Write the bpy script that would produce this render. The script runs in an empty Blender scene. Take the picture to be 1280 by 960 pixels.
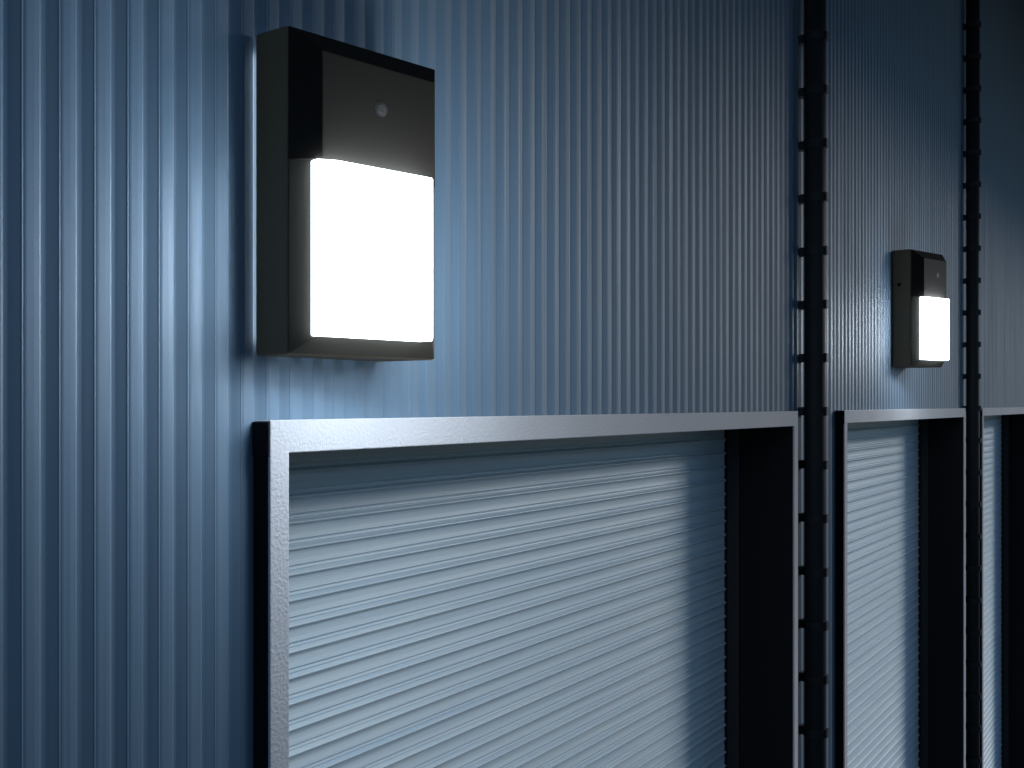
import bpy, bmesh, math, random
from mathutils import Vector
R = math.radians
random.seed(7)
S = bpy.context.scene
C = S.collection

# ------------------------------------------------------------------ camera, sky, sun, exposure
ZC = 3.5                      # eye height
DW = 1.309                    # camera to the cladding
cd = bpy.data.cameras.new('camera')
cam = bpy.data.objects.new('camera', cd); C.objects.link(cam)
cd.sensor_width = 36.0
cd.lens = 1278 / 1280 * 36.0
cd.shift_y = 25 / 1280
cd.clip_start = 0.02; cd.clip_end = 2000
cam.location = (0, -DW, ZC)
cam.rotation_euler = (R(90), 0, -R(90 - 34.245))
S.camera = cam

SUN_DIR = Vector((1.6, -1.0, 0.64)).normalized()      # towards the sun: low, ahead and to the right
elev = math.asin(SUN_DIR.z)
w = bpy.data.worlds.new('World'); S.world = w; w.use_nodes = True
nt = w.node_tree; nt.nodes.clear()
sky = nt.nodes.new('ShaderNodeTexSky'); sky.sky_type = 'NISHITA'; sky.sun_disc = False
sky.sun_elevation = elev; sky.sun_rotation = math.atan2(SUN_DIR.x, SUN_DIR.y)
sky.ozone_density = 6.0; sky.air_density = 1.0; sky.dust_density = 0.0
bg = nt.nodes.new('ShaderNodeBackground'); bg.inputs['Strength'].default_value = 0.105
wo = nt.nodes.new('ShaderNodeOutputWorld')
nt.links.new(sky.outputs[0], bg.inputs[0]); nt.links.new(bg.outputs[0], wo.inputs[0])

sl = bpy.data.lights.new('sun', 'SUN'); sl.energy = 2.2; sl.angle = R(18); sl.color = (1.0, 0.95, 0.90)
sun = bpy.data.objects.new('sun', sl); C.objects.link(sun)
sun.rotation_euler = SUN_DIR.to_track_quat('Z', 'Y').to_euler(); sun.location = (20, -12, 12)

S.view_settings.view_transform = 'Standard'; S.view_settings.look = 'None'
S.view_settings.exposure = 0.0; S.view_settings.gamma = 1.0
S.view_settings.use_curve_mapping = False
LENS_POWER = 45.0
GLOW_POWER = 14.0
S.cycles.max_bounces = 6; S.cycles.sample_clamp_indirect = 4.0; S.cycles.sample_clamp_direct = 8.0

# ------------------------------------------------------------------ materials
def new_mat(name):
    m = bpy.data.materials.new(name); m.use_nodes = True
    t = m.node_tree
    return m, t, t.nodes['Principled BSDF']

def node(t, kind, **kw):
    n = t.nodes.new(kind)
    for k, v in kw.items(): setattr(n, k, v)
    return n

def plain(name, col, rough=0.5, metal=0.0, bump=0.0, bscale=200.0, var=0.0, vscale=(3, 3, 3), spec=0.5):
    m, t, p = new_mat(name)
    p.inputs['Base Color'].default_value = (*col, 1)
    p.inputs['Roughness'].default_value = rough
    p.inputs['Metallic'].default_value = metal
    p.inputs['Specular IOR Level'].default_value = spec
    tc = node(t, 'ShaderNodeTexCoord')
    if bump:
        n = node(t, 'ShaderNodeTexNoise'); n.inputs['Scale'].default_value = bscale; n.inputs['Detail'].default_value = 2
        t.links.new(tc.outputs['Object'], n.inputs['Vector'])
        b = node(t, 'ShaderNodeBump'); b.inputs['Strength'].default_value = bump; b.inputs['Distance'].default_value = 0.002
        t.links.new(n.outputs['Fac'], b.inputs['Height']); t.links.new(b.outputs[0], p.inputs['Normal'])
    if var:
        mp = node(t, 'ShaderNodeMapping'); mp.inputs['Scale'].default_value = vscale
        t.links.new(tc.outputs['Object'], mp.inputs['Vector'])
        n2 = node(t, 'ShaderNodeTexNoise'); n2.inputs['Scale'].default_value = 1.0; n2.inputs['Detail'].default_value = 5
        t.links.new(mp.outputs[0], n2.inputs['Vector'])
        r = node(t, 'ShaderNodeValToRGB')
        r.color_ramp.elements[0].position = 0.3; r.color_ramp.elements[1].position = 0.7
        lo = tuple(c * (1 - var) for c in col); hi = tuple(min(1, c * (1 + var)) for c in col)
        r.color_ramp.elements[0].color = (*lo, 1); r.color_ramp.elements[1].color = (*hi, 1)
        t.links.new(n2.outputs['Fac'], r.inputs[0]); t.links.new(r.outputs[0], p.inputs['Base Color'])
    return m

def streak_metal(name, col_a, col_b, rough, metal, scale_a, scale_b, rvar=0.12):
    """coated sheet steel: paint tone that drifts in long streaks, with faint rain runs and a gloss that varies"""
    m, t, p = new_mat(name)
    p.inputs['Metallic'].default_value = metal
    tc = node(t, 'ShaderNodeTexCoord')
    def nz(sc, det=3):
        mp = node(t, 'ShaderNodeMapping'); mp.inputs['Scale'].default_value = sc
        t.links.new(tc.outputs['Object'], mp.inputs['Vector'])
        n = node(t, 'ShaderNodeTexNoise'); n.inputs['Scale'].default_value = 1.0; n.inputs['Detail'].default_value = det
        t.links.new(mp.outputs[0], n.inputs['Vector'])
        return n.outputs['Fac']
    f1, f2 = nz(scale_a), nz(scale_b)
    mx = node(t, 'ShaderNodeMath', operation='ADD'); t.links.new(f1, mx.inputs[0]); t.links.new(f2, mx.inputs[1])
    r = node(t, 'ShaderNodeMapRange'); r.inputs['From Min'].default_value = 0.7; r.inputs['From Max'].default_value = 1.3
    t.links.new(mx.outputs[0], r.inputs['Value'])
    mc = node(t, 'ShaderNodeMix', data_type='RGBA'); mc.inputs[6].default_value = (*col_a, 1); mc.inputs[7].default_value = (*col_b, 1)
    t.links.new(r.outputs[0], mc.inputs[0]); t.links.new(mc.outputs[2], p.inputs['Base Color'])
    rr = node(t, 'ShaderNodeMapRange'); rr.inputs['To Min'].default_value = rough - rvar; rr.inputs['To Max'].default_value = rough + rvar
    rr.inputs['From Min'].default_value = 0.3; rr.inputs['From Max'].default_value = 0.7
    t.links.new(f2, rr.inputs['Value']); t.links.new(rr.outputs[0], p.inputs['Roughness'])
    n = nz((30, 30, 3), 2)
    b = node(t, 'ShaderNodeBump'); b.inputs['Strength'].default_value = 0.15; b.inputs['Distance'].default_value = 0.003
    t.links.new(n, b.inputs['Height']); t.links.new(b.outputs[0], p.inputs['Normal'])
    return m

M = {}
M['cladding'] = streak_metal('blue_cladding_steel', (0.078, 0.142, 0.212), (0.108, 0.170, 0.234), 0.58, 0.1, (26, 26, 0.35), (140, 140, 0.9))
M['shutter'] = streak_metal('shutter_steel', (0.47, 0.60, 0.69), (0.58, 0.69, 0.74), 0.5, 0.05, (0.8, 3, 40), (2.5, 3, 260), 0.08)
M['frame'] = plain('textured_frame_paint', (0.44, 0.455, 0.485), 0.7, 0.0, bump=0.8, bscale=150, var=0.05, spec=0.2)
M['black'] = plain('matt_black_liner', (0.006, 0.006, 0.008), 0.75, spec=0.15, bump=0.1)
M['rail'] = plain('dark_guide_rail', (0.016, 0.018, 0.022), 0.5, spec=0.3, bump=0.1)
M['pipe'] = plain('black_pipe_paint', (0.010, 0.014, 0.018), 0.6, spec=0.2, var=0.35, vscale=(8, 8, 1.2))
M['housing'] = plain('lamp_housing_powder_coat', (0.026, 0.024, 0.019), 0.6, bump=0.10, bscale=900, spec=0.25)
M['back_box'] = plain('lamp_back_box_painted_glow', (0.16, 0.120, 0.078), 0.65, bump=0.10, bscale=900, spec=0.2)  # lamp sides coloured lighter and warmer to stand in for the glow on them
M['hood'] = plain('lamp_hood_powder_coat', (0.0095, 0.0085, 0.0068), 0.65, bump=0.10, bscale=900, spec=0.12)
M['sensor_ring'] = plain('sensor_ring_plastic', (0.02, 0.02, 0.02), 0.5, spec=0.2)
M['sensor'] = plain('sensor_lens_plastic', (0.03, 0.03, 0.03), 0.5, spec=0.2)
M['asphalt'] = plain('asphalt', (0.05, 0.05, 0.052), 0.85, bump=0.6, bscale=60, var=0.3, vscale=(0.7, 0.7, 0.7))
M['concrete'] = plain('concrete', (0.26, 0.255, 0.245), 0.8, bump=0.3, bscale=40, var=0.2, vscale=(1.5, 1.5, 1.5))
M['roof'] = plain('dark_roof_steel', (0.07, 0.08, 0.10), 0.5, 0.2, var=0.15)
for key, power in (('lens', LENS_POWER), ('far_lens', 45.0)):
    m, t, p = new_mat('lit_' + key)
    p.inputs['Base Color'].default_value = (0.85, 0.87, 0.9, 1); p.inputs['Roughness'].default_value = 0.3
    p.inputs['Emission Color'].default_value = (0.80, 0.90, 1.0, 1); p.inputs['Emission Strength'].default_value = power
    M[key] = m
m, t, p = new_mat('added_halo_glow')  # added glow that brightens the cladding close around the near lamp
p.inputs['Base Color'].default_value = (0.8, 0.8, 0.8, 1)
p.inputs['Emission Color'].default_value = (0.80, 0.90, 1.0, 1); p.inputs['Emission Strength'].default_value = GLOW_POWER
M['glow'] = m

# ------------------------------------------------------------------ helpers
def link(name, bm, mat, parent=None, smooth=False, bevel=0.0, segs=2, angle=40):
    me = bpy.data.meshes.new(name)
    bmesh.ops.recalc_face_normals(bm, faces=bm.faces)
    bm.to_mesh(me); bm.free()
    me.materials.append(M[mat])
    o = bpy.data.objects.new(name, me); C.objects.link(o)
    if parent: o.parent = parent
    if smooth:
        for f in me.polygons: f.use_smooth = True
    if bevel:
        b = o.modifiers.new('bevel', 'BEVEL'); b.width = bevel; b.segments = segs
        b.limit_method = 'ANGLE'; b.angle_limit = R(angle); b.harden_normals = False
    return o

def thing(name, label, cat, loc=(0, 0, 0), group=None, kind=None):
    o = bpy.data.objects.new(name, None); C.objects.link(o)
    o.empty_display_size = 0.2; o.location = loc
    o['label'] = label; o['category'] = cat
    if group: o['group'] = group
    if kind: o['kind'] = kind
    return o

def box(bm, x0, x1, y0, y1, z0, z1):
    v = [bm.verts.new(p) for p in ((x0, y0, z0), (x1, y0, z0), (x1, y1, z0), (x0, y1, z0),
                                   (x0, y0, z1), (x1, y0, z1), (x1, y1, z1), (x0, y1, z1))]
    for f in ((0, 3, 2, 1), (4, 5, 6, 7), (0, 1, 5, 4), (1, 2, 6, 5), (2, 3, 7, 6), (3, 0, 4, 7)):
        bm.faces.new([v[i] for i in f])
    return bm

def boxes(*bs):
    bm = bmesh.new()
    for b in bs: box(bm, *b)
    return bm

def cyl(bm, cx, cy, r, z0, z1, n=32):
    a = [bm.verts.new((cx + r * math.cos(2 * math.pi * i / n), cy + r * math.sin(2 * math.pi * i / n), z0)) for i in range(n)]
    b = [bm.verts.new((v.co.x, v.co.y, z1)) for v in a]
    for i in range(n):
        j = (i + 1) % n; bm.faces.new((a[i], a[j], b[j], b[i]))
    bm.faces.new(a[::-1]); bm.faces.new(b)
    return bm

def copy_tree(o, parent=None):
    c = o.copy(); C.objects.link(c)
    if parent: c.parent = parent
    for ch in list(o.children): copy_tree(ch, c)
    return c

# ------------------------------------------------------------------ the setting
PITCH = 3.2
DOOR_L, DOOR_R = 1.161, 3.769            # outer edges of the first door frame along the wall
TOP = ZC - 0.0264                        # top of the door frames
DOORS = [(DOOR_L + PITCH * k, DOOR_R + PITCH * k) for k in range(3)]
X0, X1 = -4.0, 26.0                      # ends of the building
EAVE_Z, CANOPY_OUT = ZC + 3.5, 5.9

bm = bmesh.new()
vs = [bm.verts.new(p) for p in ((-300, -300, 0), (300, -300, 0), (300, 300, 0), (-300, 300, 0))]; bm.faces.new(vs)
g = link('ground', bm, 'asphalt'); g['kind'] = 'structure'
ap = link('pavement', boxes((X0, X1, -1.0, 0.5, -0.2, 0.10)), 'concrete', bevel=0.015); ap['kind'] = 'structure'

blocker = link('sun_blocker_wall', boxes((3.4, 0.80 + 2.6 * 1.6, -2.9, -2.6, 0.0, 6.6)), 'roof', bevel=0.02); blocker['kind'] = 'structure'  # added free-standing wall, out of view, keeps sun off the left cladding

bld = thing('warehouse_building', 'long warehouse front clad in blue ribbed sheet steel behind the roller doors', 'building', (0, 0, 0), None, 'thing')

# cladding: one pressed profile run along the wall, cut away above the door openings
PER = 0.0535
def profile():
    # t along the wall within one period, o = outwards from the pan
    return [(0.0000, 0.0000), (0.0030, 0.0003), (0.0065, 0.0010), (0.0215, 0.0061), (0.0228, 0.0069), (0.0240, 0.0070), (0.0250, 0.0067), (0.0275, 0.0074),
            (0.0300, 0.0077), (0.0400, 0.0078), (0.0475, 0.0075), (0.0500, 0.0067), (0.0512, 0.0040), (0.0518, -0.0010), (0.0524, -0.0030), (0.0531, -0.0030)]
pts = []
k0 = math.floor((X0 - 1.700) / PER); k1 = math.ceil((X1 - 1.700) / PER)
for k in range(k0, k1):
    h = random.uniform(0.93, 1.07); dx = random.uniform(-0.0006, 0.0006)
    for tt, oo in profile():
        pts.append((1.700 + k * PER + tt + dx, oo * h))
def bottom_at(x):
    for a, b in DOORS:
        if a + 0.004 < x < b - 0.004: return TOP - 0.03
    return 0.10
bm = bmesh.new()
prev = None
ZS = [TOP - 0.03, TOP + 1.2, EAVE_Z + 0.02]
for x, o in pts:
    zb = bottom_at(x)
    col = [bm.verts.new((x, -o + 0.006, z)) for z in [zb] + (ZS if zb < 1 else ZS[1:])]
    if prev:
        pc, pz = prev
        a, b = pc, col
        if len(a) != len(b):
            if len(a) > len(b): a = a[1:]
            else: b = b[1:]
        for i in range(len(a) - 1):
            bm.faces.new((a[i], b[i], b[i + 1], a[i + 1]))
    prev = (col, zb)
link('cladding', bm, 'cladding', bld, smooth=False)
# what stands behind the sheets and closes the volume
link('roof', boxes((X0 - 0.3, X1 + 0.3, 0.02, 9.0, EAVE_Z, EAVE_Z + 0.18)), 'roof', bld)
link('shade_canopy', boxes((X0 - 0.3, X1 + 0.3, -CANOPY_OUT, 0.018, EAVE_Z + 0.02, EAVE_Z + 0.16)), 'roof', bld, bevel=0.01)  # deep canopy added out of view so the upper cladding falls into shade
link('rear_wall', boxes((X0, X1, 8.8, 9.0, 0, EAVE_Z)), 'roof', bld)
for xe in (X0, X1 - 0.15):
    link('gable_wall', boxes((xe, xe + 0.15, 0.03, 8.79, 0, EAVE_Z)), 'cladding', bld)

# ------------------------------------------------------------------ roller doors
POST, HEAD, PROUD = 0.042, 0.0555, 0.040
RECESS = 0.237                            # shutter curtain behind the cladding
SLAT = 0.0525
LBL = ['large pale framed roller shutter door nearest the camera, below the large lit wall lamp',
       'middle ribbed roller shutter door in a pale frame, standing between the two black downpipes',
       'farthest roller shutter door, cut off by the right edge beyond the second downpipe']
def curtain(Lx, Rx):
    prof = [(0.000, 0.0088), (0.0020, 0.0080), (0.0045, 0.0040), (0.0075, 0.0018), (0.0120, 0.0008), (0.0180, 0.0006), (0.0240, 0.0008), (0.0300, 0.0016),
            (0.0340, 0.0022), (0.0350, 0.0016), (0.0358, -0.0016), (0.0374, -0.0018), (0.0384, 0.0010), (0.0425, 0.0018), (0.0438, 0.0008), (0.0446, -0.0012),
            (0.0458, -0.0010), (0.0468, 0.0018), (0.0497, 0.0064), (0.0512, 0.0084)]
    bm = bmesh.new(); prev = None
    z = ZC - 0.7146 + SLAT * 14
    while z > 0.16:
        for d, o in prof:
            zz = z - d
            if zz > TOP + 0.01 or zz < 0.12: continue
            a = [bm.verts.new((x, RECESS - o, zz)) for x in (Lx, Rx)]
            if prev: bm.faces.new((prev[0], a[0], a[1], prev[1]))
            prev = a
        z -= SLAT
    return bm
def make_door(k):
    L, Rr = DOORS[0]
    t = thing('roller_door', LBL[k], 'roller door', (0, 0, 0), 'roller shutter doors along the warehouse wall', 'thing')
    bm = bmesh.new()
    zb, zh = 0.10, TOP - HEAD
    out = [(L, zb), (L + POST, zb), (L + POST, zh), (Rr - POST, zh), (Rr - POST, zb), (Rr, zb), (Rr, TOP), (L, TOP)]
    f = [bm.verts.new((x, -PROUD, z)) for x, z in out]; b = [bm.verts.new((x, -PROUD + 0.0065, z)) for x, z in out]
    bm.faces.new(f); bm.faces.new(b[::-1])
    for q in range(8):
        r = (q + 1) % 8; bm.faces.new((f[q], b[q], b[r], f[r]))
    link('frame', bm, 'frame', t, bevel=0.002)
    link('header', boxes((L + 0.001, Rr - 0.001, -PROUD + 0.007, -0.0005, TOP - HEAD + 0.001, TOP - 0.0006)), 'frame', t, bevel=0.002)
    # black lined channel behind each post, in which the curtain runs
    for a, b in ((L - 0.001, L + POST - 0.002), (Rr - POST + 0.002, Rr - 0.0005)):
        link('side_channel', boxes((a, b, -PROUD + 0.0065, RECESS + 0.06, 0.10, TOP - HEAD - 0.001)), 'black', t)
    for a, b in ((L + POST - 0.0015, L + POST + 0.006), (Rr - POST - 0.006, Rr - POST + 0.0015)):
        link('guide_rail', boxes((a, b, RECESS - 0.062, RECESS - 0.016, 0.10, TOP - HEAD - 0.002)), 'rail', t, bevel=0.0015)
    link('lintel_box', boxes((L + 0.002, Rr - 0.002, 0.0, RECESS + 0.30, TOP - HEAD + 0.004, TOP + 0.10 - 0.13)), 'black', t)
    link('end_cap', boxes((L - 0.004, L - 0.0003, -PROUD + 0.0005, 0.004, TOP - HEAD - 0.004, TOP - 0.003)), 'black', t, bevel=0.001)
    link('curtain', curtain(L + POST - 0.003, Rr - POST + 0.003), 'shutter', t)
    link('bottom_bar', boxes((L + POST, Rr - POST, RECESS - 0.02, RECESS + 0.02, 0.102, 0.16)), 'black', t, bevel=0.003)
    return t
door = make_door(0)
for k in (1, 2):
    c = copy_tree(door); c.location.x = PITCH * k; c['label'] = LBL[k]
# dark interior behind the curtains is closed by the building shell

# ------------------------------------------------------------------ downpipes
PIPE_X, PIPE_R, PIPE_OFF = 3.915, 0.0405, 0.057
STEP = 0.2055
LBP = ['thick black downpipe on close set brackets between the nearest and the middle roller doors',
       'black bracketed downpipe beside the small wall lamp, between the middle and farthest roller doors']
def make_pipe():
    t = thing('downpipe', LBP[0], 'downpipe', (PIPE_X, 0, 0.10), 'black downpipes on the cladding')
    link('pipe', cyl(bmesh.new(), 0, -PIPE_OFF, PIPE_R, 0.0, EAVE_Z - 0.085, 40), 'pipe', t, smooth=False)
    z = ZC - 0.10 - (116.5 - 505) * 3.965 / 1278
    z0 = z - STEP * int(z / STEP)
    zz = z0
    while zz < EAVE_Z - 0.15:
        bm = boxes((-0.018, 0.018, -PIPE_OFF + 0.002, -0.001, zz - 0.016, zz + 0.016))
        box(bm, -0.012, 0.012, -PIPE_OFF - PIPE_R - 0.008, -PIPE_OFF - 0.002, zz - 0.0163, zz + 0.0163)
        cyl(bm, 0, -PIPE_OFF, PIPE_R + 0.0022, zz - 0.015, zz + 0.015, 40)
        link('bracket', bm, 'pipe', t)
        zz += STEP
    return t
pipe = make_pipe()
for f in bpy.data.objects:
    if f.name.startswith('pipe') and f.type == 'MESH':
        for q in f.data.polygons: q.use_smooth = abs(q.normal.z) < 0.5
c = copy_tree(pipe); c.location.x = PIPE_X + PITCH; c['label'] = LBP[1]

# ------------------------------------------------------------------ wall lamps
def make_lamp(name_label, x, zbot, W, H, D, yaw, sc, gland, GAP, watts):
    """wedge-backed wall pack: rim, chamfered front, hood above, lit lens below.  local frame: a along the rim, o outwards, z up"""
    t = thing('wall_lamp', name_label, 'wall lamp', (x, 0, zbot), 'lit wall lamps on the blue cladding')
    al = R(yaw); wv = Vector((math.cos(al), -math.sin(al), 0)); nv = Vector((-math.sin(al), -math.cos(al), 0))
    org = Vector((0, -D, 0))
    def P(a, o, z): return org + wv * a + nv * o + Vector((0, 0, z))
    I, O = 0.0385 * sc, 0.042 * sc               # chamfer run and rise
    def loft(bm, rings, close_first=True):
        rv = [[bm.verts.new(q) for q in ring] for ring in rings]
        for r0, r1 in zip(rv, rv[1:]):
            n = len(r0)
            for i in range(n):
                j = (i + 1) % n; bm.faces.new((r0[i], r0[j], r1[j], r1[i]))
        if close_first: bm.faces.new(rv[0][::-1])
        bm.faces.new(rv[-1])
        return bm
    def rect(a0, a1, z0, z1, o): return [P(a0, o, z0), P(a1, o, z0), P(a1, o, z1), P(a0, o, z1)]
    wx = W * math.cos(al)
    # the housing stands off the ribs; an invented glowing slab behind it imitates the halo
    back = [Vector((0.0, -GAP, 0)), Vector((wx, -GAP, 0)), Vector((wx, -GAP, H)), Vector((0.0, -GAP, H))]
    q = 0.024 * sc
    if GAP > 0.004: link('added_halo', boxes((q, wx - q, -GAP + 0.0005, 0.004, q, H - q)), 'glow', t)
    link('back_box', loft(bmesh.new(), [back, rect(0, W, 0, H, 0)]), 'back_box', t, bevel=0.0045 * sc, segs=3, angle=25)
    body = loft(bmesh.new(), [rect(.0012, W - .0012, .0012, H - .0012, 0.0003), rect(I + .0015, W - I - .0015, I * 0.9 + .0015, H - I * 1.1 - .0015, O - .0015)])
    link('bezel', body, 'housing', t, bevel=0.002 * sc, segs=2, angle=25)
    zs = 0.314 / 0.532 * H                        # seam between hood and lens
    # hood: a sheet cap that sits 1.5 mm proud of the upper part of the chamfered front
    e = 0.0016
    bm = bmesh.new()
    lo = [P(0.001, e, zs), P(I, O + e, zs), P(W - I, O + e, zs), P(W - 0.001, e, zs)]
    hi = [P(0.001, e, H - 0.001), P(I, O + e, H - I * 1.1), P(W - I, O + e, H - I * 1.1), P(W - 0.001, e, H - 0.001)]
    lv = [bm.verts.new(q) for q in lo]; hv = [bm.verts.new(q) for q in hi]
    for i in range(3): bm.faces.new((lv[i], lv[i + 1], hv[i + 1], hv[i]))
    bm.faces.new((hv[0], hv[1], hv[2], hv[3]))
    bm.faces.new((lv[3], lv[2], lv[1], lv[0]))
    bm.faces.new((lv[0], hv[0], hv[3], lv[3]))
    link('hood', bm, 'hood', t, bevel=0.0015 * sc, segs=2, angle=25)
    # lens: a bulged tray of frosted plastic rising out of the chamfer
    a0, a1, z0, z1 = 0.0275 * sc, W - 0.061 * sc, 0.0295 * sc, zs - 0.001
    B = 0.071 * sc
    def ring(b0, b1, y0, y1, oL, oR): return [P(b0, oL, y0), P(b1, oR, y0), P(b1, oR, y1), P(b0, oL, y1)]
    lens = loft(bmesh.new(), [rect(a0, a1, z0, z1, 0.010 * sc), ring(a0, a1, z0, z1, 0.042 * sc, 0.066 * sc),
                              ring(a0 + .026 * sc, a1 - .004 * sc, z0 + .005 * sc, z1 - .002, 0.066 * sc, B)])
    link('lens', lens, 'far_lens' if gland else 'lens', t, bevel=0.002 * sc, segs=2, angle=25)
    # photocell on the hood
    def disc(r, o0, o1, n=28):
        bm = bmesh.new(); ca, cz = I + 0.118 * sc, H - 0.113 * sc
        rings = [[P(ca + rr * math.cos(2 * math.pi * i / n), O + o, cz + rr * math.sin(2 * math.pi * i / n)) for i in range(n)]
                 for rr, o in ((r, o0 - 0.001), (r, o1 - 0.0004), (r * 0.85, o1))]
        return loft(bm, rings)
    cell = link('photocell', disc(0.0130 * sc, e, e + 0.0006 * sc), 'sensor_ring', t, smooth=False)
    link('photocell_lens', disc(0.0088 * sc, e + 0.0007 * sc, e + 0.0014 * sc), 'sensor', cell)
    # the lamp's own light, thrown from just in front of the diffuser
    ld = bpy.data.lights.new('lamp_light', 'POINT'); ld.energy = watts; ld.shadow_soft_size = 0.15 * sc; ld.color = (0.84, 0.92, 1.0)
    lo = bpy.data.objects.new('lamp_light', ld); C.objects.link(lo); lo.parent = t
    lo.location = P(W * 0.92, 0.22 * sc, 0.13 * sc)
    if gland:
        bm = bmesh.new()
        zc = H * 0.70
        box(bm, -0.012, -0.0003, -0.045, -0.028, zc - 0.007, zc + 0.007)
        link('side_screw', bm, 'black', t, bevel=0.003)
    return t
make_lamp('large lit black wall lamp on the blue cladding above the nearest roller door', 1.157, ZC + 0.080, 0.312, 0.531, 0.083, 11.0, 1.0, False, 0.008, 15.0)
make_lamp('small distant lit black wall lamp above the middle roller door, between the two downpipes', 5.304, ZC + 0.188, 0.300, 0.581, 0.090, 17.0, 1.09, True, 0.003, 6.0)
